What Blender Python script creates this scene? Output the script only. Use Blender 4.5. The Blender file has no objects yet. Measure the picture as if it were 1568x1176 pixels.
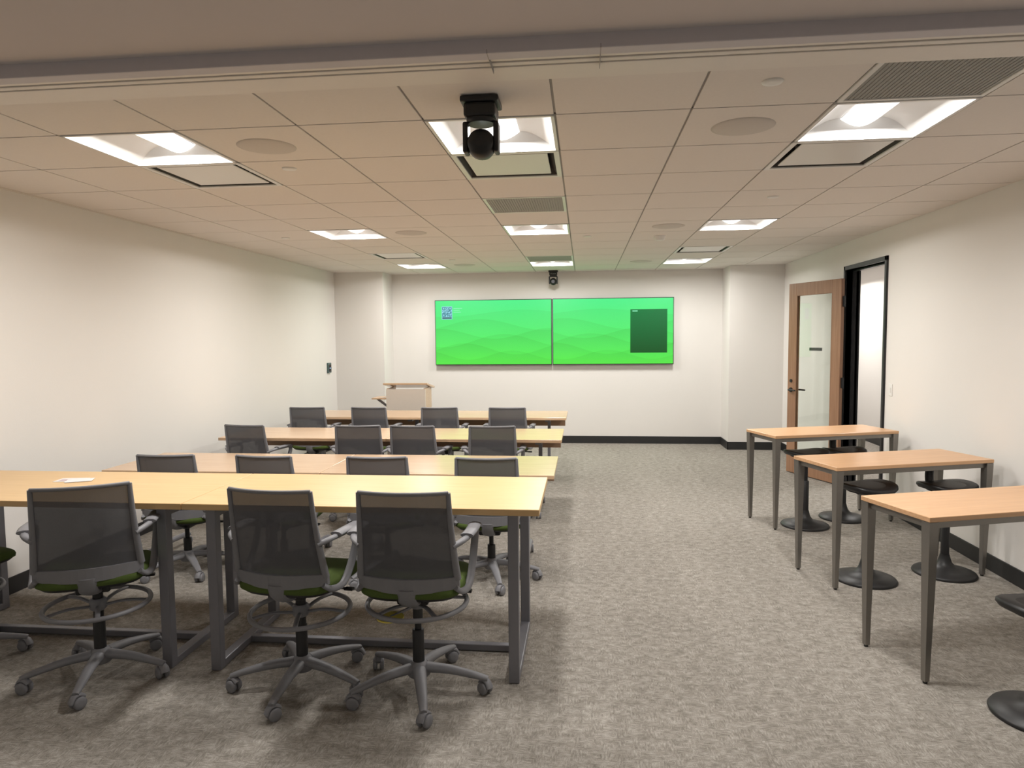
import bpy, bmesh, math, random
from mathutils import Vector, Matrix
random.seed(3)
H=2.70; XL=-3.83; XR=2.89; D=10.85; DP=10.33; G=.6096; X0=-.7374; Y0=3.1968
YB=-2.6   # wall behind the photographer
scene=bpy.context.scene
try:
    scene.view_settings.view_transform='Standard'
    scene.view_settings.look='None'
except Exception: pass

# ---------------------------------------------------------------- materials
def newmat(name):
    m=bpy.data.materials.new(name); m.use_nodes=True
    nt=m.node_tree; b=nt.nodes.get('Principled BSDF')
    return m,nt,b
def N(nt,t,**k):
    n=nt.nodes.new(t)
    for a,v in k.items(): setattr(n,a,v)
    return n
def mat(name,col,rough=.5,metal=0,noise=0,nscale=30,bump=0,bscale=200,spec=.5):
    m,nt,b=newmat(name)
    b.inputs['Roughness'].default_value=rough; b.inputs['Metallic'].default_value=metal
    b.inputs['Specular IOR Level'].default_value=spec
    tc=N(nt,'ShaderNodeTexCoord')
    n=N(nt,'ShaderNodeTexNoise'); n.inputs['Scale'].default_value=nscale; n.inputs['Detail'].default_value=3
    nt.links.new(tc.outputs['Object'],n.inputs['Vector'])
    r=N(nt,'ShaderNodeMix',data_type='RGBA')
    c=Vector(col)
    r.inputs[6].default_value=(*(c*(1-noise)),1); r.inputs[7].default_value=(*[min(1,x*(1+noise)) for x in col],1)
    nt.links.new(n.outputs['Fac'],r.inputs[0]); nt.links.new(r.outputs[2],b.inputs['Base Color'])
    if bump:
        n2=N(nt,'ShaderNodeTexNoise'); n2.inputs['Scale'].default_value=bscale; n2.inputs['Detail'].default_value=4
        nt.links.new(tc.outputs['Object'],n2.inputs['Vector'])
        bp=N(nt,'ShaderNodeBump'); bp.inputs['Strength'].default_value=bump; bp.inputs['Distance'].default_value=.002
        nt.links.new(n2.outputs['Fac'],bp.inputs['Height']); nt.links.new(bp.outputs['Normal'],b.inputs['Normal'])
    return m
def emis(name,col,s):
    m,nt,b=newmat(name)
    b.inputs['Base Color'].default_value=(.8,.8,.8,1)
    b.inputs['Emission Color'].default_value=(*col,1); b.inputs['Emission Strength'].default_value=s
    return m
def wood(name,c1,c2,rough=.3,axis='X',sc=1.0):
    m,nt,b=newmat(name)
    tc=N(nt,'ShaderNodeTexCoord'); mp=N(nt,'ShaderNodeMapping')
    mp.inputs['Scale'].default_value={'X':(1.2*sc,22*sc,22*sc),'Z':(22*sc,22*sc,1.2*sc)}[axis]
    nt.links.new(tc.outputs['Object'],mp.inputs['Vector'])
    n=N(nt,'ShaderNodeTexNoise'); n.inputs['Scale'].default_value=2.5; n.inputs['Detail'].default_value=6; n.inputs['Distortion'].default_value=.4
    nt.links.new(mp.outputs[0],n.inputs['Vector'])
    cr=N(nt,'ShaderNodeValToRGB'); cr.color_ramp.elements[0].position=.3; cr.color_ramp.elements[1].position=.72
    cr.color_ramp.elements[0].color=(*c1,1); cr.color_ramp.elements[1].color=(*c2,1)
    nt.links.new(n.outputs['Fac'],cr.inputs[0]); nt.links.new(cr.outputs[0],b.inputs['Base Color'])
    b.inputs['Roughness'].default_value=rough
    return m
M={}
M['wall']=mat('wall_paint',(.76,.735,.705),.75,noise=.015,nscale=2,bump=.15,bscale=120,spec=.25)
M['wallback']=mat('wall_paint_back',(.75,.725,.695),.75,noise=.015,nscale=2,bump=.15,bscale=120,spec=.25)
M['tile']=mat('ceiling_tile',(.75,.705,.67),.95,noise=.03,nscale=60,bump=.3,bscale=400,spec=.1)
M['tbar']=mat('ceiling_tbar',(.32,.30,.29),.6,noise=.02)
M['gyp']=mat('gypsum_ceiling',(.62,.57,.56),.9,noise=.02,nscale=3,spec=.1)
M['trimgray']=mat('trim_gray',(.58,.55,.58),.6,noise=.03)
M['trimlite']=mat('trim_light',(.76,.715,.67),.5,noise=.02)
M['slot']=mat('slot_dark',(.03,.028,.026),.7)
M['base']=mat('baseboard_black',(.018,.018,.019),.45,noise=.05)
M['woodA']=wood('maple_laminate',(.61,.40,.185),(.70,.48,.245),.35)
M['woodB']=wood('maple_laminate_pale',(.58,.39,.245),(.68,.475,.305),.2)
M['woodR']=wood('maple_laminate_orange',(.60,.35,.185),(.70,.43,.24),.33)
M['woodD']=wood('door_walnut',(.26,.135,.075),(.36,.20,.12),.4,'Z',.7)
M['woodP']=wood('modesty_wood',(.30,.18,.11),(.38,.24,.15),.5)
M['steel']=mat('gray_powdercoat',(.22,.22,.245),.4,metal=.35,noise=.04)
M['steelR']=mat('bronze_gray_steel',(.23,.215,.195),.35,metal=.6,noise=.05)
M['plast']=mat('gray_plastic',(.20,.20,.215),.5,noise=.05)
M['black']=mat('black_plastic',(.012,.012,.013),.45,noise=.05)
M['blackm']=mat('black_metal',(.02,.02,.022),.4,metal=.4)
M['green']=mat('olive_fabric',(.075,.11,.028),.9,noise=.2,nscale=300,bump=.4,bscale=600,spec=.2)
M['white']=mat('white_plastic',(.75,.74,.72),.4)
M['metalw']=mat('white_metal',(.70,.69,.67),.35,noise=.01)
M['grille']=mat('return_grille',(.33,.33,.315),.7,noise=.3,nscale=260,bump=.6,bscale=300)
M['yellow']=mat('yellow_label',(.75,.62,.10),.5)
M['thermo']=mat('thermostat_face',(.08,.13,.13),.25)
M['lect']=mat('lectern_white',(.74,.67,.60),.5,noise=.02)
M['lens']=emis('light_lens',(1,.97,.93),1.6)
M['wing']=mat('troffer_reflector',(.80,.80,.80),.45,noise=.01)
M['led']=emis('tiny_led',(.1,.4,1),2)
M['frost']=mat('speaker_grille',(.58,.54,.505),.8,noise=.04,nscale=200,bump=.4,bscale=500)
M['mesh']=mat('chair_mesh_fabric',(.085,.085,.095),.75,noise=.25,nscale=500)
M['mesh'].node_tree.nodes['Principled BSDF'].inputs['Alpha'].default_value=.955

def glass():
    m,nt,b=newmat('door_glass')
    nt.nodes.remove(b); o=nt.nodes['Material Output']
    t=N(nt,'ShaderNodeBsdfTransparent'); t.inputs[0].default_value=(.95,.97,.96,1)
    g=N(nt,'ShaderNodeBsdfGlossy'); g.inputs['Roughness'].default_value=.02
    mx=N(nt,'ShaderNodeMixShader'); mx.inputs[0].default_value=.05; nt.links.new(t.outputs[0],mx.inputs[1]); nt.links.new(g.outputs[0],mx.inputs[2])
    nt.links.new(mx.outputs[0],o.inputs[0]); return m
M['glass']=glass()

def carpet():
    m,nt,b=newmat('carpet_tiles')
    b.inputs['Roughness'].default_value=1; b.inputs['Specular IOR Level'].default_value=.1
    tc=N(nt,'ShaderNodeTexCoord')
    def noise(scale,vec,detail=3,dist=0,rough=.6):
        mp=N(nt,'ShaderNodeMapping'); mp.inputs['Scale'].default_value=vec; nt.links.new(tc.outputs['Object'],mp.inputs['Vector'])
        n=N(nt,'ShaderNodeTexNoise'); n.inputs['Scale'].default_value=scale; n.inputs['Detail'].default_value=detail; n.inputs['Distortion'].default_value=dist; n.inputs['Roughness'].default_value=rough
        nt.links.new(mp.outputs[0],n.inputs['Vector']); return n.outputs['Fac']
    def mth(op,a,bb):
        n=N(nt,'ShaderNodeMath',operation=op)
        for i,x in enumerate((a,bb)):
            if isinstance(x,(int,float)): n.inputs[i].default_value=x
            else: nt.links.new(x,n.inputs[i])
        return n.outputs[0]
    a=noise(1,(30,130,1),2); c=noise(1,(130,30,1),2); k=noise(15,(1,1,1),1)
    ks=mth('GREATER_THAN',k,.5)
    mx=N(nt,'ShaderNodeMix'); nt.links.new(ks,mx.inputs[0]); nt.links.new(a,mx.inputs[2]); nt.links.new(c,mx.inputs[3])
    strokes=mx.outputs[0]
    blot=noise(17,(1,1.3,1),3)
    fine=noise(300,(1,1,1),1)
    vo=N(nt,'ShaderNodeTexBrick'); 
    mp=N(nt,'ShaderNodeMapping'); nt.links.new(tc.outputs['Object'],mp.inputs['Vector']); mp.inputs['Rotation'].default_value=(0,0,math.pi/2)
    nt.links.new(mp.outputs[0],vo.inputs['Vector']); vo.inputs['Scale'].default_value=1; vo.inputs['Brick Width'].default_value=.9144; vo.inputs['Row Height'].default_value=.2286
    vo.inputs['Mortar Size'].default_value=.0; vo.inputs['Color1'].default_value=(.40,.40,.40,1); vo.inputs['Color2'].default_value=(.60,.60,.60,1)
    s=mth('ADD',mth('MULTIPLY',strokes,.36),mth('MULTIPLY',blot,.28))
    s=mth('ADD',s,mth('MULTIPLY',fine,.26)); 
    s=mth('ADD',s,mth('MULTIPLY',vo.outputs['Color'],.10))
    cr=N(nt,'ShaderNodeValToRGB'); e=cr.color_ramp.elements
    e[0].position=.40; e[0].color=(.170,.153,.133,1); e[1].position=.62; e[1].color=(.42,.393,.355,1)
    mid=cr.color_ramp.elements.new(.51); mid.color=(.278,.256,.227,1)
    nt.links.new(s,cr.inputs[0]); nt.links.new(cr.outputs[0],b.inputs['Base Color'])
    bp=N(nt,'ShaderNodeBump'); bp.inputs['Strength'].default_value=.5; bp.inputs['Distance'].default_value=.003
    nt.links.new(s,bp.inputs['Height']); nt.links.new(bp.outputs[0],b.inputs['Normal'])
    return m
M['carpet']=carpet()

def screen_mat(name,flip):
    m,nt,b=newmat(name)
    tc=N(nt,'ShaderNodeTexCoord'); sp=N(nt,'ShaderNodeSeparateXYZ'); nt.links.new(tc.outputs['Object'],sp.inputs[0])
    x=sp.outputs[0]; z=sp.outputs[2]
    def mth(op,a,bb=0):
        n=N(nt,'ShaderNodeMath',operation=op)
        for i,q in enumerate((a,bb)):
            if isinstance(q,(int,float)): n.inputs[i].default_value=q
            else: nt.links.new(q,n.inputs[i])
        return n.outputs[0]
    tot=0.0
    for (lvl,amp,fr,ph,w) in [(.30,.05,2.6,.4,.07),(.12,.09,3.1,2.2,.09),(-.02,.08,3.6,4.6,.10),(-.13,.10,3.3,1.0,.10),(-.26,.09,3.8,3.3,.10),(-.36,.07,4.6,.2,.09)]:
        wv=mth('MULTIPLY',mth('SINE',mth('ADD',mth('MULTIPLY',x,fr),ph+flip)),amp)
        d=mth('SUBTRACT',mth('ADD',wv,lvl),z)          # >0 below crest
        on=mth('GREATER_THAN',d,0)
        fade=mth('MULTIPLY',on,mth('SUBTRACT',1.0,mth('MINIMUM',mth('MULTIPLY',d,3.6),1.0)))
        tot=mth('ADD',tot,mth('MULTIPLY',fade,w))
    base=N(nt,'ShaderNodeValToRGB'); e=base.color_ramp.elements
    e[0].position=0; e[0].color=(.075,.66,.045,1); e[1].position=1; e[1].color=(.060,.70,.21,1)
    zz=mth('ADD',mth('MULTIPLY',z,.95),.5); nt.links.new(zz,base.inputs[0])
    mx=N(nt,'ShaderNodeMix',data_type='RGBA'); mx.blend_type='MIX'
    nt.links.new(mth('MULTIPLY',tot,2.0),mx.inputs[0]); nt.links.new(base.outputs[0],mx.inputs[6]); mx.inputs[7].default_value=(.035,.40,.03,1)
    b.inputs['Base Color'].default_value=(.01,.01,.01,1); b.inputs['Roughness'].default_value=.25
    nt.links.new(mx.outputs[2],b.inputs['Emission Color']); b.inputs['Emission Strength'].default_value=1.25
    return m

# ---------------------------------------------------------------- mesh builder
class MB:
    def __init__(s): s.v=[];s.f=[];s.mi=[];s.sm=[];s.mats=[];s.T=Matrix.Identity(4)
    def m(s,k):
        if k not in s.mats: s.mats.append(k)
        return s.mats.index(k)
    def add(s,vs,fs,k,smooth=False):
        o=len(s.v); i=s.m(k)
        s.v+= [s.T@Vector(p) for p in vs]
        for f in fs: s.f.append([o+j for j in f]); s.mi.append(i); s.sm.append(smooth)
    def box(s,a,b,k,bev=0,R=None):
        a=Vector(a);b=Vector(b)
        lo=Vector([min(a[i],b[i]) for i in range(3)]);hi=Vector([max(a[i],b[i]) for i in range(3)])
        c=(lo+hi)/2;h=(hi-lo)/2
        bm=bmesh.new(); bmesh.ops.create_cube(bm,size=2)
        for v in bm.verts: v.co=Vector([v.co[i]*h[i] for i in range(3)])
        if bev: bmesh.ops.bevel(bm,geom=bm.edges[:],offset=min(bev,min(h)*.95),segments=2,affect='EDGES',profile=.5)
        s.frombm(bm,k,Matrix.Translation(c) @ (R.to_4x4() if R else Matrix.Identity(4)))
    def frombm(s,bm,k,T,smooth=False):
        bm.verts.ensure_lookup_table()
        for i,v in enumerate(bm.verts): v.index=i
        s.add([T@v.co for v in bm.verts],[[v.index for v in f.verts] for f in bm.faces],k,smooth); bm.free()
    def bar(s,p,q,w1,h1,w2,h2,k,up=(0,0,1)):
        p=Vector(p);q=Vector(q);d=(q-p).normalized();u=Vector(up)
        r=d.cross(u)
        if r.length<1e-4: r=d.cross(Vector((0,1,0)))
        r.normalize();u=r.cross(d).normalized()
        vs=[]
        for c,w,h in ((p,w1,h1),(q,w2,h2)):
            for a,b in ((-1,-1),(1,-1),(1,1),(-1,1)): vs.append(c+r*a*w/2+u*b*h/2)
        s.add(vs,[(0,1,2,3)[::-1],(4,5,6,7),(0,1,5,4),(1,2,6,5),(2,3,7,6),(3,0,4,7)],k)
    def tube(s,pts,r,k,n=10,closed=False,sq=(1,1),sub=0):
        P=[Vector(p) for p in pts]
        if sub:
            Q=[];L=len(P)
            rng=range(L if closed else L-1)
            for i in rng:
                p0=P[(i-1)%L] if (closed or i>0) else P[0]; p1=P[i]; p2=P[(i+1)%L]; p3=P[(i+2)%L] if (closed or i+2<L) else P[-1]
                for j in range(sub):
                    t=j/sub; Q.append(.5*((2*p1)+(p2-p0)*t+(2*p0-5*p1+4*p2-p3)*t*t+(-p0+3*p1-3*p2+p3)*t**3))
            if not closed: Q.append(P[-1])
            P=Q
        L=len(P); rr=r if hasattr(r,'__len__') else [r]*L
        if len(rr)!=L: rr=[rr[0]+(rr[-1]-rr[0])*i/(L-1) for i in range(L)]
        vs=[];prev=None
        for i,p in enumerate(P):
            if closed: d=P[(i+1)%L]-P[i-1]
            else: d=P[min(i+1,L-1)]-P[max(i-1,0)]
            d.normalize()
            if prev is None:
                a=Vector((0,0,1)) if abs(d.z)<.9 else Vector((0,1,0))
            else: a=prev
            u=(a-d*a.dot(d)).normalized(); w=d.cross(u); prev=u
            for j in range(n):
                t=2*math.pi*j/n; vs.append(p+u*math.cos(t)*rr[i]*sq[0]+w*math.sin(t)*rr[i]*sq[1])
        fs=[]
        for i in range(L if closed else L-1):
            for j in range(n):
                a=i*n+j;b=i*n+(j+1)%n;c=((i+1)%L)*n+(j+1)%n;d=((i+1)%L)*n+j; fs.append((a,b,c,d))
        s.add(vs,fs,k,True)
        if not closed:
            s.add(vs[:n],[tuple(range(n))[::-1]],k); s.add(vs[-n:],[tuple(range(n))],k)
    def lathe(s,prof,k,n=28,c=(0,0,0),axis='z',smooth=True,sx=1,sy=1):
        vs=[];fs=[]
        for (r,z) in prof:
            for j in range(n):
                t=2*math.pi*j/n
                p=(r*math.cos(t)*sx,r*math.sin(t)*sy,z)
                if axis=='x': p=(z,p[0],p[1])
                if axis=='y': p=(p[0],z,p[1])
                vs.append((p[0]+c[0],p[1]+c[1],p[2]+c[2]))
        L=len(prof)
        for i in range(L-1):
            for j in range(n): fs.append((i*n+j,i*n+(j+1)%n,(i+1)*n+(j+1)%n,(i+1)*n+j))
        s.add(vs,fs,k,smooth)
        s.add(vs[:n],[tuple(range(n))[::-1]],k); s.add(vs[-n:],[tuple(range(n))],k)
    def torus(s,R,r,z,k,c=(0,0),n=40,m=8):
        s.tube([(c[0]+R*math.cos(2*math.pi*i/n),c[1]+R*math.sin(2*math.pi*i/n),z) for i in range(n)],r,k,n=m,closed=True)
    def slab(s,w,d,layers,k,c=(0,0),e=4,n=40,fn=None):
        """superellipse stack: layers = [(z,scale)]"""
        vs=[];fs=[]
        for z,sc in layers:
            for j in range(n):
                t=2*math.pi*j/n; ct,st=math.cos(t),math.sin(t)
                x=math.copysign(abs(ct)**(2/e),ct)*w/2*sc; y=math.copysign(abs(st)**(2/e),st)*d/2*sc
                zz=z+(fn(x,y) if fn else 0)
                vs.append((x+c[0],y+c[1],zz))
        L=len(layers)
        for i in range(L-1):
            for j in range(n): fs.append((i*n+j,i*n+(j+1)%n,(i+1)*n+(j+1)%n,(i+1)*n+j))
        s.add(vs,fs,k,True); s.add(vs[:n],[tuple(range(n))[::-1]],k,True); s.add(vs[-n:],[tuple(range(n))],k,True)
    def mesh(s,name):
        me=bpy.data.meshes.new(name); me.from_pydata([tuple(v) for v in s.v],[],s.f)
        for k in s.mats: me.materials.append(M[k])
        me.polygons.foreach_set('material_index',s.mi); me.polygons.foreach_set('use_smooth',s.sm)
        me.update(); return me
    def obj(s,name,loc=(0,0,0),rot=0,mesh=None):
        o=bpy.data.objects.new(name,mesh or s.mesh(name)); o.location=loc; o.rotation_euler=(0,0,rot)
        scene.collection.objects.link(o); return o
def inst(me,name,loc,rot=0):
    o=bpy.data.objects.new(name,me); o.location=loc; o.rotation_euler=(0,0,rot); scene.collection.objects.link(o); return o

# ---------------------------------------------------------------- room shell
b=MB(); b.box((XL-.1,YB-.1,-.1),(4.6,13.2,0),'carpet'); b.obj('floor')
b=MB(); b.box((XL-.12,YB,0),(XL,D+.1,H+.15),'wall'); b.obj('wall_left')
b=MB()
DY0,DY1,DZ=6.97,7.97,2.39
b.box((XR,YB,0),(XR+.13,DY0,H+.15),'wall'); b.box((XR,DY1,0),(XR+.13,D+.1,H+.15),'wall'); b.box((XR,DY0,DZ),(XR+.13,DY1,H+.15),'wall'); b.obj('wall_right')
b=MB(); b.box((XL,D,0),(XR,D+.12,H+.15),'wallback'); b.obj('wall_back')
b=MB(); b.box((XL,DP,0),(-3.06,D,H+.1),'wallback'); b.obj('wall_pilaster_west')
b=MB(); b.box((2.12,DP,0),(XR,D,H+.1),'wallback'); b.obj('wall_pilaster_east')
b=MB(); b.box((XL-.12,YB-.12,0),(XR+.13,YB,H+.15),'wall'); b.obj('wall_front')
# corridor behind the doorway
b=MB(); b.box((4.45,5.2,0),(4.57,13.1,H+.1),'wall'); b.obj('wall_corridor')
b=MB(); b.box((XR+.13,5.1,0),(4.57,5.2,H+.1),'wall'); b.box((XR+.13,13.0,0),(4.57,13.1,H+.1),'wall'); b.box((XR,D+.12,0),(XR+.13,13.1,H+.1),'wall'); b.obj('wall_corridor_end')
b=MB(); b.box((XR+.13,5.1,H),(4.57,13.1,H+.1),'gyp'); b.obj('ceiling_corridor')
# baseboards
bh=.115;bt=.012
b=MB(); b.box((XL,YB,0),(XL+bt,DP,bh),'base',.003); b.obj('baseboard_left')
b=MB(); b.box((XR-bt,YB,0),(XR,DY0-.05,bh),'base',.003); b.box((XR-bt,DY1+.05,0),(XR,DP,bh),'base',.003); b.obj('baseboard_right')
b=MB(); b.box((-3.06,D-bt,0),(2.12,D,bh),'base',.003); b.box((XL,DP-bt,0),(-3.06+bt,DP,bh),'base',.003); b.box((-3.06,DP-bt,0),(-3.06+bt,D,bh),'base')
b.box((2.12-bt,DP-bt,0),(XR,DP,bh),'base',.003); b.box((2.12-bt,DP-bt,0),(2.12,D,bh),'base'); b.obj('baseboard_back')
b=MB(); b.box((4.45-bt,5.2,0),(4.45,13,bh),'base'); b.obj('baseboard_corridor')

# ceiling tiles
special={}
for n in (0,5,10):
    for k in (-3,0,3): special[(k,n)]='L'
for k in (-3,0,3): special[(k,1)]='D'
for k in (-3,3): special[(k,8)]='D2'
special[(0,3)]='R'; special[(3,-1)]='R'; special[(0,9)]='R'
b=MB(); YT=2.73
for n in range(-1,13):
    for k in range(-6,7):
        xa=max(X0+k*G,XL); xb=min(X0+(k+1)*G,XR); ya=max(Y0+n*G,YT); yb=min(Y0+(n+1)*G,D)
        if xb-xa<.02 or yb-ya<.02: continue
        if (k,n) in special: continue
        g=.0055
        b.box((xa+g,ya+g,H),(xb-g,yb-g,H+.012),'tile')
for k in range(-6,8):
    x=X0+k*G
    if XL<x<XR:
        for n in range(-1,13):
            ya=max(Y0+n*G,YT); yb=min(Y0+(n+1)*G,D)
            if yb>ya: b.box((x-.009,ya,H+.006),(x+.009,yb,H+.03),'tbar')
for n in range(0,14):
    y=Y0+n*G
    if y<D: b.box((XL,y-.009,H+.006),(XR,y+.009,H+.03),'tbar')
b.box((XL,YT-.02,H+.24),(XR,D,H+.27),'gyp')
# perimeter angle
b.box((XL,YT,H+.001),(XL+.02,DP,H+.02),'trimlite'); b.box((XR-.02,YT,H+.001),(XR,DP,H+.02),'trimlite')
b.obj('ceiling')
# near gypsum ceiling + folding-partition header track
b=MB(); b.box((XL,YB,H+.02),(XR,2.415,H+.12),'gyp'); b.obj('ceiling_near')
b=MB()
b.box((XL,2.415,H-.03),(XR,2.475,H+.12),'trimgray',.004)
for ya,yb in ((2.478,2.522),(2.536,2.566),(2.578,2.600)): b.box((XL,ya,H-.018),(XR,yb,H+.02),'trimlite',.003)
b.box((XL,2.475,H),(XR,2.605,H+.03),'slot')
b.box((XL,2.602,H-.012),(XR,2.732,H+.06),'trimlite',.003)
for x in (-.33,.06): b.box((x-.0012,2.414,H-.0308),(x+.0012,2.60,H-.0165),'tbar')
b.obj('trim_partition_track')

# ---------------------------------------------------------------- ceiling fixtures (origin = cell centre, z=ceiling)
def troffer():
    b=MB(); h=G/2-.004
    t=.016
    for a in ((-h,-h,h,-h+t),(-h,h-t,h,h),(-h,-h,-h+t,h),(h-t,-h,h,h)):
        b.box((a[0],a[1],-.004),(a[2],a[3],.012),'metalw')
    hi=h-t
    # curved side reflectors (run along Y) rising to the lens channel
    NX=8
    for sgn in (-1,1):
        vs=[];fs=[]
        for i in range(NX+1):
            t1=i/NX; x=sgn*(hi-(hi-.095)*t1); z=.004+.085*math.sin(t1*math.pi/2)
            y=hi-.055*math.sin(t1*math.pi/2)
            vs+= [(x,-y,z),(x,y,z)]
        for i in range(NX): fs.append((2*i,2*i+1,2*i+3,2*i+2))
        b.add(vs,fs,'wing',True)
    for sgn in (-1,1):  # end slopes
        y0=sgn*hi
        prof=[];NX2=8
        for i in range(NX2+1):
            t1=i/NX2; prof.append((-(hi-(hi-.095)*t1),sgn*(hi-.055*math.sin(t1*math.pi/2)),.004+.085*math.sin(t1*math.pi/2)))
        prof+= [(-p[0],p[1],p[2]) for p in prof[::-1]]
        bot=[(p[0],y0,.004) for p in prof]
        vs=prof+bot; L=len(prof)
        b.add(vs,[(i,i+1,L+i+1,L+i) for i in range(L-1)],'wing',True)
    # lens: convex luminous strip
    vs=[];fs=[];NL=8
    for i in range(NL+1):
        x=-.095+.19*i/NL; z=.085-.040*math.cos((x/.095)*math.pi/2)
        vs+= [(x,-hi+.055,z),(x,hi-.055,z)]
    for i in range(NL): fs.append((2*i,2*i+1,2*i+3,2*i+2))
    b.add(vs,fs,'lens',True)
    for sgn in (-1,1):
        y=sgn*(hi-.055)
        pr=[(-.095+.19*i/NL,y,.085-.040*math.cos(((-.095+.19*i/NL)/.095)*math.pi/2)) for i in range(NL+1)]
        b.add(pr,[tuple(range(NL+1))],'lens')
    b.box((-h,-h,.12),(h,h,.13),'metalw')
    for a in ((-h,-h,h,-h+.003),(-h,h-.003,h,h),(-h,-h,-h+.003,h),(h-.003,-h,h,h)): b.box((a[0],a[1],0),(a[2],a[3],.13),'metalw')
    return b.mesh('troffer')
def diffuser(small=False):
    b=MB(); h=G/2-.004; t=.03
    for a in ((-h,-h,h,-h+t),(-h,h-t,h,h),(-h,-h,-h+t,h),(h-t,-h,h,h)):
        b.box((a[0],a[1],-.003),(a[2],a[3],.014),'metalw',.003)
    # sloped neck going up into darkness
    i=h-t;j=h-.11
    o=[(-i,-i,.005),(i,-i,.005),(i,i,.005),(-i,i,.005)];u=[(-j,-j,.10),(j,-j,.10),(j,j,.10),(-j,j,.10)]
    b.add(o+u,[(0,1,5,4),(1,2,6,5),(2,3,7,6),(3,0,4,7)],'slot'); b.add(u,[(0,1,2,3)],'slot')
    # hanging plaque
    b.box((-i+.036,-i+.036,.004),(i-.036,i-.036,.012),'metalw',.004)
    for sx in (-1,1):
        for sy in (-1,1): b.box((sx*.15-.006,sy*.15-.006,.01),(sx*.15+.006,sy*.15+.006,.10),'metalw')
    return b.mesh('air_diffuser')
def ret():
    b=MB(); h=G/2-.004;t=.022
    for a in ((-h,-h,h,-h+t),(-h,h-t,h,h),(-h,-h,-h+t,h),(h-t,-h,h,h)):
        b.box((a[0],a[1],-.003),(a[2],a[3],.014),'metalw',.003)
    b.box((-h+t,-h+t,.004),(h-t,h-t,.010),'grille')
    nb=30;i=h-t
    for q in range(nb):
        p=-i+2*i*(q+.5)/nb
        b.box((p-.006,-i,0.0015),(p+.006,i,.005),'grille')
    return b.mesh('return_air_grille')
mt,md,mr=troffer(),diffuser(),ret()
def lamp(parent,pw,col=(1,.97,.93)):
    ld=bpy.data.lights.new('troffer_lamp','AREA'); ld.shape='RECTANGLE'; ld.size=.18; ld.size_y=.46; ld.energy=pw; ld.color=col
    lo=bpy.data.objects.new('lamp',ld); scene.collection.objects.link(lo); lo.parent=parent; lo.location=(0,0,.040)
for (k,n),t in special.items():
    loc=(X0+(k+.5)*G,Y0+(n+.5)*G,H)
    if t=='L': lamp(inst(mt,'ceiling_troffer_light',loc),36)
    elif t[0]=='D': inst(md,'ceiling_air_diffuser',loc)
    else:
        inst(mr,'ceiling_return_grille',loc)
# unseen troffers added behind the camera to brighten the near floor, and corridor lights
for x in (-1.9,1.1): lamp(inst(mt,'added_fill_troffer',(x,-1.3,H-.111)),12)
for y in (8.3,11.3): lamp(inst(mt,'corridor_troffer_light',(3.7,y,H-.14)),38)
# speakers, sprinklers
b=MB(); b.lathe([(.02,-.006),(.13,-.006),(.135,-.004),(.15,-.001),(.15,.0)],'frost',36); ms=b.mesh('ceiling_speaker')
for x,y in ((-1.65,3.52),(.77,3.50),(.78,6.53),(-1.65,6.55),(-1.65,9.55),(.78,9.55)): inst(ms,'ceiling_speaker',(x,y,H))
b=MB(); b.lathe([(.02,-.008),(.038,-.007),(.042,-.002),(.042,0)],'metalw',24); mk=b.mesh('sprinkler_cover')
for x,y in ((.75,2.90),(-1.73,3.98),(1.38,5.27),(-2.96,6.67),(.04,7.04),(-1.70,8.9)): inst(mk,'sprinkler_cover_plate',(x,y,H))
b=MB(); b.lathe([(.03,-.045),(.05,-.04),(.055,-.015),(.06,-.012),(.06,0)],'white',24); b.obj('smoke_detector',(.77,7.16,H))

# PTZ camera hanging under the ceiling
def ptz(name,loc,sc=1,rot=0):
    b=MB(); s=sc
    b.box((-.072*s,-.06*s,-.022*s),(.072*s,.07*s,0),'black',.006)
    b.box((-.06*s,-.055*s,-.075*s),(.06*s,.06*s,-.022*s),'black',.012)
    b.lathe([(.05*s,-.092*s),(.056*s,-.088*s),(.056*s,-.075*s)],'black',24)
    for sx in (-1,1): b.box((sx*.058*s-.010*s,-.03*s,-.20*s),(sx*.058*s+.010*s,.035*s,-.085*s),'black',.008)
    # head: rounded body between arms
    b.lathe([(.018*s,-.05*s),(.046*s,-.042*s),(.054*s,-.015*s),(.054*s,.02*s),(.046*s,.045*s),(.02*s,.055*s)],'black',24,c=(0,.0,-.165*s),axis='y')
    b.lathe([(.026*s,.05*s),(.034*s,.06*s),(.034*s,.085*s),(.026*s,.088*s)],'blackm',20,c=(0,0,-.168*s),axis='y')
    for i,(x,z) in enumerate(((-.03,-.045),(.0,-.05),(.03,-.045),(.045,-.01))): b.box((x*s-.004,.058*s,z*s-.003),(x*s+.004,.064*s,z*s+.003),'metalw')
    b.obj(name,loc,rot)
ptz('ptz_camera',(-.43,2.95,H-.004),1.12,0)
ptz('ptz_camera',(-.46,10.62,H-.004),1.0,math.pi)

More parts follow.
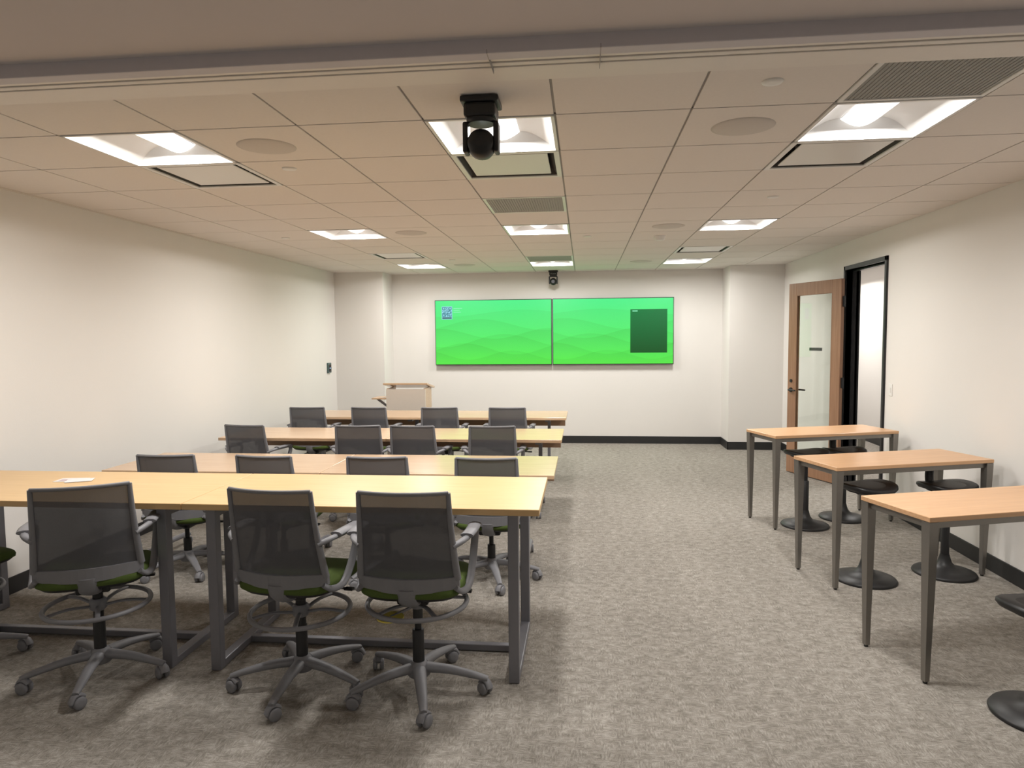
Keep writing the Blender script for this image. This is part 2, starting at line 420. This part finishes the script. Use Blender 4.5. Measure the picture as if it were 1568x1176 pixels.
# ---------------------------------------------------------------- screens
def tv(name,xa,xb,flip,kind):
    za,zb=1.25,2.28; cx,cz=(xa+xb)/2,(za+zb)/2; w,h=(xb-xa)/2,(zb-za)/2
    M[name]=screen_mat('screen_'+kind,flip)
    b=MB()
    b.box((-w,-.075,-h),(w,-.03,h),'black',.004)
    b.box((-w+.25,-.03,-h+.2),(w-.25,.0,h-.2),'black')
    b.box((-w+.010,-.0765,-h+.012),(w-.010,-.0745,h-.010),name)
    if kind=='left':
        # QR code label, with caption bar
        x0,z0=-2.24-cx,1.975-cz; 
        b.box((x0,-.0775,z0),(x0+.17,-.0766,z0+.205),'qrbg')
        random.seed(9); n=13; c=.15/n
        for i in range(n):
            for j in range(n):
                corner=(i<4 and j<4) or (i<4 and j>8) or (i>8 and j>8)
                on=random.random()<.5
                if corner:
                    ii=i if i<4 else i-9; jj=j if j<4 else j-9
                    on=(ii in(0,3) or jj in(0,3)) or False
                if on: b.box((x0+.01+i*c,-.0782,z0+.045+j*c),(x0+.01+(i+1)*c,-.0776,z0+.045+(j+1)*c),'qrfg')
        b.box((x0+.01,-.0782,z0+.01),(x0+.16,-.0776,z0+.035),'qrbar')
        for r,wd in ((0,.14),(1,.10),(2,.12)): b.box((x0+.19,-.0775,z0+.17-r*.03),(x0+.19+wd,-.0770,z0+.178-r*.03),'qrtxt')
    else:
        x0,x1,z0,z1=.72-cx,1.28-cx,1.43-cz,2.10-cz
        b.box((x0,-.0785,z0),(x1,-.0766,z1),'panel')
        b.box((x0+.03,-.0792,z1-.035),(x0+.11,-.0786,z1-.02),'qrtxt')
    b.obj('wall_display_screen',(cx,D-.005,cz))
def em(name,c,s=1):
    m=emis(name,c,s); m.node_tree.nodes['Principled BSDF'].inputs['Base Color'].default_value=(.01,.01,.01,1); return m
M['qrbg']=em('qr_background',(.25,.62,.75)); M['qrfg']=em('qr_modules',(.02,.22,.28)); M['qrbar']=em('qr_caption',(.01,.10,.12)); M['qrtxt']=em('screen_text',(.25,.85,.5))
m,nt,bb=newmat('panel_overlay')
tc=N(nt,'ShaderNodeTexCoord'); sp=N(nt,'ShaderNodeSeparateXYZ'); nt.links.new(tc.outputs['Object'],sp.inputs[0])
mr_=N(nt,'ShaderNodeMapRange'); mr_.inputs[1].default_value=-.35; mr_.inputs[2].default_value=.35; nt.links.new(sp.outputs[2],mr_.inputs[0])
cr=N(nt,'ShaderNodeValToRGB'); cr.color_ramp.elements[0].color=(.004,.085,.012,1); cr.color_ramp.elements[1].color=(.006,.20,.05,1)
nt.links.new(mr_.outputs[0],cr.inputs[0]); nt.links.new(cr.outputs[0],bb.inputs['Emission Color']); bb.inputs['Emission Strength'].default_value=1; bb.inputs['Base Color'].default_value=(.005,.005,.005,1); bb.inputs['Specular IOR Level'].default_value=.2
M['panel']=m
tv('tvL',-2.35,-.492,0,'left'); tv('tvR',-.482,1.38,1.7,'right')

# ---------------------------------------------------------------- door
b=MB(); fw=.05
b.box((XR-.02,DY0-.045,0),(XR+.15,DY0,DZ+.045),'blackm',.004)
b.box((XR-.02,DY1,0),(XR+.15,DY1+.045,DZ+.045),'blackm',.004)
b.box((XR-.02,DY0-.045,DZ),(XR+.15,DY1+.045,DZ+.045),'blackm',.004)
for ya,yb in ((DY0,DY0+.015),(DY1-.015,DY1)): b.box((XR+.06,ya,0),(XR+.10,yb,DZ),'blackm')
b.box((XR+.06,DY0,DZ-.015),(XR+.10,DY1,DZ),'blackm')
b.obj('trim_door_frame')
b=MB()   # leaf local: x along width from hinge, y thickness, z up
W=.84;Hd=2.30;st=.13
b.box((0,-.022,.01),(st,.022,Hd),'woodD',.003); b.box((W-st,-.022,.01),(W,.022,Hd),'woodD',.003)
b.box((st,-.022,Hd-.15),(W-st,.022,Hd),'woodD',.003); b.box((st,-.022,.01),(W-st,.022,.27),'woodD',.003)
b.box((st,-.005,.27),(W-st,.005,Hd-.15),'glass')
for ya in (-.022,.012):
    b.box((st,ya,.27),(st+.012,ya+.010,Hd-.15),'woodD'); b.box((W-st-.012,ya,.27),(W-st,ya+.010,Hd-.15),'woodD')
b.box((st+.18,-.012,1.50),(st+.38,-.006,1.535),'black')      # label strip on glass
for z in (.25,1.15,2.05): b.lathe([(.012,z-.06),(.012,z+.06)],'blackm',12,c=(-.012,-.012,0)); b.box((-.03,-.004,z-.055),(.002,.004,z+.055),'blackm')
for s in (-1,1):   # lever handles with mortise plates
    b.lathe([(.028,0),(.028,s*.012)] if s>0 else [(.028,s*.012),(.028,0)],'black',20,c=(W-.065,s*.022,1.02),axis='y')
    b.tube([(W-.065,s*.03,1.02),(W-.065,s*.065,1.02),(W-.09,s*.072,1.02),(W-.19,s*.072,1.02)],.010,'black')
    b.lathe([(.02,0),(.02,s*.01)] if s>0 else [(.02,s*.01),(.02,0)],'black',20,c=(W-.065,s*.022,1.13),axis='y')
b.box((W-.001,-.012,.93),(W+.002,.012,1.15),'blackm')
b.obj('door_1',(2.84,7.93,0),math.atan2(8.74-7.93,2.49-2.84))

# switches / thermostat
b=MB(); b.box((-.006,-.037,-.057),(0,.037,.057),'white',.003); b.box((-.009,-.012,-.025),(-.005,.012,.025),'metalw',.002); b.obj('light_switch',(XR,6.80,1.16))
b=MB(); b.box((0,-.06,-.075),(.03,.06,.075),'thermo',.006); b.box((.03,-.045,-.055),(.032,.045,.05),'black'); b.box((.0321,-.02,-.01),(.0325,.02,.0),'led'); b.obj('wall_control_panel',(XL,9.99,1.25))

# ---------------------------------------------------------------- tables
def standing_table():
    L,Dp_,h,t=1.796,.76,.875,.032
    b=MB(); b.box((-L/2,-Dp_/2,h-t),(L/2,Dp_/2,h),'woodA',.003)
    for sx in (-1,1):
        x=sx*(L/2-.13)
        for y in (-.32,.32): b.box((x-.026,y-.026,0),(x+.026,y+.026,h-t-.001),'steel',.004)
        b.box((x-.026,-.30,.002),(x+.026,.30,.042),'steel',.004)
        b.box((x-.026,-.30,h-t-.045),(x+.026,.30,h-t-.002),'steel',.004)
    b.box((-L/2+.14,-.02,.005),(L/2-.14,.02,.04),'steel',.004)
    for y in (-.16,.20): b.box((-L/2+.14,y-.015,h-t-.04),(L/2-.14,y+.015,h-t-.003),'steel',.003)
    return b.mesh('standing_conference_table')
ts=standing_table()
inst(ts,'standing_conference_table',(-.21-.898,3.575,0)); inst(ts,'standing_conference_table',(-.21-.898-1.80,3.575,0))
def training_table():
    L,Dp_,h,t=1.648,.76,.75,.028
    b=MB(); b.box((-L/2,-Dp_/2,h-t),(L/2,Dp_/2,h),'woodB',.003)
    b.box((-L/2+.03,Dp_/2-.09,.57),(L/2-.03,Dp_/2-.072,h-t-.004),'woodP',.002)
    for sx in (-1,1):
        x=sx*(L/2-.22)
        b.bar((x,.0,.07),(x,.06,h-t-.02),.035,.075,.035,.06,'steel',up=(0,1,0))
        b.box((x-.03,-.30,h-t-.03),(x+.03,.28,h-t-.001),'steel',.004)
        b.tube([(x,-.32,.07),(x,-.28,.085),(x,0,.095),(x,.28,.085),(x,.32,.07)],.022,'steel',sub=3)
        for y in (-.31,.31):
            for dx in (-.016,.016): b.lathe([(.012,-.009),(.030,-.008),(.030,.008),(.012,.009)],'plast',18,c=(x+dx,y,.030),axis='x')
            b.lathe([(.009,.03),(.009,.07)],'plast',10,c=(x,y,0))
    b.box((-L/2+.22,-.01,h-t-.035),(L/2-.22,.03,h-t-.003),'steel',.003)
    return b.mesh('training_table')
tt=training_table()
for Y in (4.99,6.60,8.30):
    inst(tt,'training_table',(-.20-.824,Y,0)); inst(tt,'training_table',(-.20-.824-1.652,Y,0))
def side_table():
    L,W_,h,t=1.22,.47,.825,.025   # origin: near-left corner, x along length
    b=MB(); b.box((0,0,h-t),(L,W_,h),'woodR',.003)
    b.box((.03,.02,h-t-.035),(L-.03,.034,h-t-.001),'steelR',.002); b.box((.03,W_-.034,h-t-.035),(L-.03,W_-.02,h-t-.001),'steelR',.002)
    b.box((.02,.03,h-t-.035),(.034,W_-.03,h-t-.001),'steelR',.002); b.box((L-.034,.03,h-t-.035),(L-.02,W_-.03,h-t-.001),'steelR',.002)
    for x in (.028,L-.028):
        for y in (.028,W_-.028):
            sx=1 if x<L/2 else -1; sy=1 if y<W_/2 else -1
            b.bar((x,y,h-t-.001),(x+sx*.004,y+sy*.004,.012),.052,.052,.026,.026,'steelR',up=(0,1,0))
            b.lathe([(.010,0),(.012,.012)],'black',12,c=(x+sx*.004,y+sy*.004,0))
    return b.mesh('standing_side_table')
sd=side_table(); ang=math.radians(17.5)
for x,y in ((1.625,3.37),(1.64,4.61),(1.635,6.03)): inst(sd,'standing_side_table',(x,y,0),ang)

# ---------------------------------------------------------------- chairs
def chair(seat,ring=None,brot=-74,label=False):
    b=MB(); s=seat
    r0=math.radians(brot)
    b.lathe([(.045,.075),(.055,.085),(.055,.12),(.04,.14),(.032,.15)],'plast',24)
    for i in range(5):
        t=r0+i*2*math.pi/5; c,sn=math.cos(t),math.sin(t)
        b.tube([(c*.04,sn*.04,.118),(c*.15,sn*.15,.112),(c*.27,sn*.27,.090),(c*.335,sn*.335,.074)],[.030,.015],'plast',n=8,sq=(.8,1.1),sub=3)
        cx,cy=c*.325,sn*.325
        b.lathe([(.008,.03),(.008,.075)],'plast',10,c=(cx,cy,0))
        R=Matrix.Rotation(t+.9,4,'Z'); oT=b.T; b.T=Matrix.Translation((cx,cy,0))@R
        for dx in (-.017,.017): b.lathe([(.010,-.010),(.026,-.010),(.030,-.005),(.030,.005),(.026,.010),(.010,.010)],'plast',18,c=(dx,0.006,.030),axis='x')
        b.tube([(0,-.028,.036),(0,-.014,.062),(0,.012,.066),(0,.034,.05)],.012,'plast',n=8,sub=2,sq=(.8,1.6))
        b.T=oT
    zc=.30 if ring else .24
    b.lathe([(.028,.14),(.028,zc),(.024,zc+.005)],'black',20)
    b.lathe([(.016,zc),(.016,s-.07)],'blackm' ,16)
    if ring:
        b.lathe([(.030,ring-.03),(.040,ring-.02),(.040,ring+.02),(.030,ring+.03)],'plast',20)
        b.lathe([(.024,ring-.08),(.024,s-.09)],'black',16)
        b.torus(.235,.012,ring,'plast')
        for i in range(5):
            t=r0+.3+i*2*math.pi/5; c,sn=math.cos(t),math.sin(t)
            b.tube([(c*.03,sn*.03,ring-.008),(c*.13,sn*.13,ring+.008),(c*.232,sn*.232,ring)],.009,'plast',n=8,sub=3,sq=(.8,1.3))
        if label: b.lathe([(.062,-.003),(.062,.003)],'yellow',24,c=(-.10,-.125,ring-.03),smooth=False); b.bar((-.10,-.125,ring-.03),(-.02,-.02,ring-.02),.01,.01,.01,.01,'plast')
    # mechanism
    b.box((-.075,-.11,s-.105),(.075,.09,s-.062),'black',.012)
    b.tube([(.06,.03,s-.085),(.17,.05,s-.088),(.23,.05,s-.088)],.006,'black'); b.box((.21,.035,s-.095),(.255,.068,s-.084),'black',.004)
    # seat: shell + cushion with waterfall front
    def dip(x,y): return -.012*max(0,(y-.12)/.12)**2*1.0+.006*(abs(x)/.24)**2
    b.slab(.47,.45,[(s-.062,.80),(s-.055,.93),(s-.043,.985),(s-.036,.985)],'black',c=(0,.02),e=4.2,fn=dip)
    b.slab(.49,.47,[(s-.040,.95),(s-.034,.99),(s-.018,1.0),(s-.006,.98),(s+.002,.93),(s+.006,.80),(s+.006,.4)],'green',c=(0,.02),e=4.2,fn=dip)
    # back
    def bp(u,t,off=0):   # u -1..1, t 0..1
        w=.222-.022*t-.004*math.sin(t*math.pi)
        x=u*w; y=-.215-.035*math.sin(t*1.4)-.035*t+.055*u*u*(1-.25*t)
        z=s+.045+.410*t
        return Vector((x,y+off,z))
    NU,NT=14,12; vs=[bp(-1+2*i/NU,j/NT) for j in range(NT+1) for i in range(NU+1)]
    fs=[(j*(NU+1)+i,j*(NU+1)+i+1,(j+1)*(NU+1)+i+1,(j+1)*(NU+1)+i) for j in range(NT) for i in range(NU)]
    b.add(vs,fs,'mesh',True)
    top=[bp(-1+2*i/10,1) for i in range(11)]
    b.tube(top,.0085,'plast',n=8,sq=(1.1,1))
    for u in (-1,1): b.tube([bp(u,t/8) for t in range(9)],[.016,.0095],'plast',n=8,sq=(1.0,1.15))
    # lower back band: tall, sweeps below the mesh and connects to spine
    NB=14; vs=[];fs=[]
    for i in range(NB+1):
        u=-1.04+2.08*i/NB; p=bp(u,0); zt=.012; zb=-.055+.014*u*u
        vs+= [p+Vector((0,-.012,zt)),p+Vector((0,.010,zt)),p+Vector((0,.016,zb)),p+Vector((0,-.008,zb))]
    for i in range(NB):
        for j in range(4): fs.append((i*4+j,i*4+(j+1)%4,(i+1)*4+(j+1)%4,(i+1)*4+j))
    fs+= [(0,1,2,3),(NB*4+3,NB*4+2,NB*4+1,NB*4)]
    b.add(vs,fs,'plast')
    b.tube([(0,-.05,s-.085),(0,-.13,s-.085),(0,-.195,s-.05),(0,-.215,s+.01)],.024,'plast',n=10,sq=(.7,1.8),sub=3)
    # arms: closed loops
    for u in (-1,1):
        pts=[(u*.208,-.205,s+.205),(u*.248,-.165,s+.222),(u*.268,-.08,s+.226),(u*.272,.04,s+.224),(u*.270,.085,s+.205),(u*.268,.07,s+.15),(u*.264,.01,s+.05),(u*.256,-.06,s-.018),(u*.238,-.14,s-.018),(u*.215,-.175,s+.01)]
        b.tube(pts,.0125,'plast',n=8,sub=4,sq=(1.0,1.45))
        b.tube([(u*.262,-.13,s+.236),(u*.272,-.05,s+.238),(u*.272,.075,s+.234)],.026,'plast',n=10,sq=(.42,1.2),sub=3)
    return b.mesh('chair')
SH=.565
c1=chair(SH,.44,-74,True); c2=chair(SH,.375,-85); c3=chair(SH,.375,-98)
inst(c1,'drafting_chair',(-.79,3.13,0),math.radians(1))
inst(c2,'drafting_chair',(-1.375,3.14,0),math.radians(-6))
inst(c3,'drafting_chair',(-2.43,3.13,0),math.radians(27))
inst(c3,'drafting_chair',(-3.33,3.20,0),math.radians(-16))
cl=chair(.44,None,-74); cl2=chair(.44,None,-50)
rows={4.68:(-2.90,-2.16,-1.39,-.645),6.27:(-3.10,-2.07,-1.53,-.83),7.87:(-3.20,-2.45,-1.645,-.855)}
rr=[3,-4,2,1,-8,5,-3,4,2,-2,3,0]; i=0
for y,xs in rows.items():
    for x in xs:
        inst(cl if i%2 else cl2,'office_chair',(x,y,0),math.radians(rr[i])); i+=1

# ---------------------------------------------------------------- stools
def stool(h,back=False):
    b=MB()
    b.lathe([(.20,0),(.203,.008),(.195,.020),(.13,.038),(.07,.055),(.045,.085),(.034,.12),(.030,.14)],'black',40)
    b.lathe([(.027,.13),(.027,h*.60),(.023,h*.60+.006)],'black',20)
    b.lathe([(.017,h*.60),(.017,h-.07)],'blackm',16)
    b.lathe([(.03,h-.10),(.045,h-.08),(.09,h-.055),(.13,h-.045)],'black',28)
    def sad(x,y): return .018*(abs(x)/.18)**2-.010*(y/.16)**2
    b.slab(.37,.33,[(h-.048,.70),(h-.040,.92),(h-.022,1.0),(h-.008,.99),(h,.93),(h-.002,.6)],'black',e=2.5,fn=sad)
    b.tube([(.12,0,h-.055),(.20,0,h-.05)],.006,'blackm')
    if back:
        b.tube([(0,-.10,h-.04),(0,-.15,h-.02),(0,-.16,h+.04),(0,-.15,h+.115)],.034,'black',sq=(.6,1),sub=3)
    return b.mesh('stool')
s1=stool(.665); s2=stool(.64,True); s3=stool(.51)
inst(s1,'active_stool',(1.95,6.22,0),.3); inst(s2,'active_stool',(2.37,6.50,0),math.pi+.3)
inst(s1,'active_stool',(1.93,4.86,0),.4); inst(s2,'active_stool',(2.53,5.03,0),math.pi+.3); inst(s3,'active_stool',(2.01,3.14,0),.2)

# ---------------------------------------------------------------- lectern
b=MB()
b.box((-.28,-.20,0),(.28,.20,.03),'lect',.004)
b.box((-.27,-.19,.03),(-.245,.19,1.0),'woodB',.003); b.box((.245,-.19,.03),(.27,.19,1.0),'woodB',.003)
b.box((-.275,.19,.03),(.275,.205,.99),'lect',.002); b.box((-.245,-.19,.45),(.245,.17,.475),'lect')
Rx=Matrix.Rotation(math.radians(9),3,'X')
b.box((-.31,-.235,1.015),(.31,.235,1.04),'woodB',.004,R=Rx)
b.box((-.245,-.10,.84),(.245,.17,.86),'woodB')
b.box((.272,-.17,.845),(.50,.15,.865),'woodB',.004)
b.bar((.27,0,.70),(.46,0,.84),.02,.03,.02,.03,'steel')
for sx in (-1,1):
    for sy in (-1,1): b.box((sx*.24-.02,sy*.16-.02,-.0),(sx*.24+.02,sy*.16+.02,.004),'black')
b.obj('lectern',(-2.42,9.35,0),math.pi)

# papers on standing table
b=MB(); M['paper']=mat('paper',(.72,.70,.70),.7,noise=.05,nscale=80); M['pink']=mat('paper_print',(.45,.33,.36),.6)
b.box((-.08,-.05,0),(.08,.05,.002),'paper'); b.box((-.06,-.03,.002),(.03,.01,.0025),'pink'); b.box((-.01,-.07,.002),(.13,.02,.0038),'paper',R=Matrix.Rotation(.3,3,'Z')); b.obj('paper_leaflet',(-3.0,3.70,.8752),.15)

# ---------------------------------------------------------------- world, camera
w=bpy.data.worlds.new('World'); scene.world=w; w.use_nodes=True
w.node_tree.nodes['Background'].inputs[0].default_value=(1,.95,.9,1); w.node_tree.nodes['Background'].inputs[1].default_value=.3
f,a,p,ro,h=1050.08,.1043,.0690,.0089,1.6952
fw_=Vector((-math.sin(a)*math.cos(p),math.cos(a)*math.cos(p),-math.sin(p)))
r0=Vector((math.cos(a),math.sin(a),0)); u0=r0.cross(fw_)
R_=r0*math.cos(ro)-u0*math.sin(ro); U_=r0*math.sin(ro)+u0*math.cos(ro)
cam=bpy.data.cameras.new('camera'); co=bpy.data.objects.new('camera',cam); scene.collection.objects.link(co)
mtx=Matrix((R_,U_,-fw_)).transposed().to_4x4(); mtx.translation=Vector((0,0,h)); co.matrix_world=mtx
cam.sensor_width=36; cam.lens=f/1568*36; cam.clip_start=.05
scene.camera=co
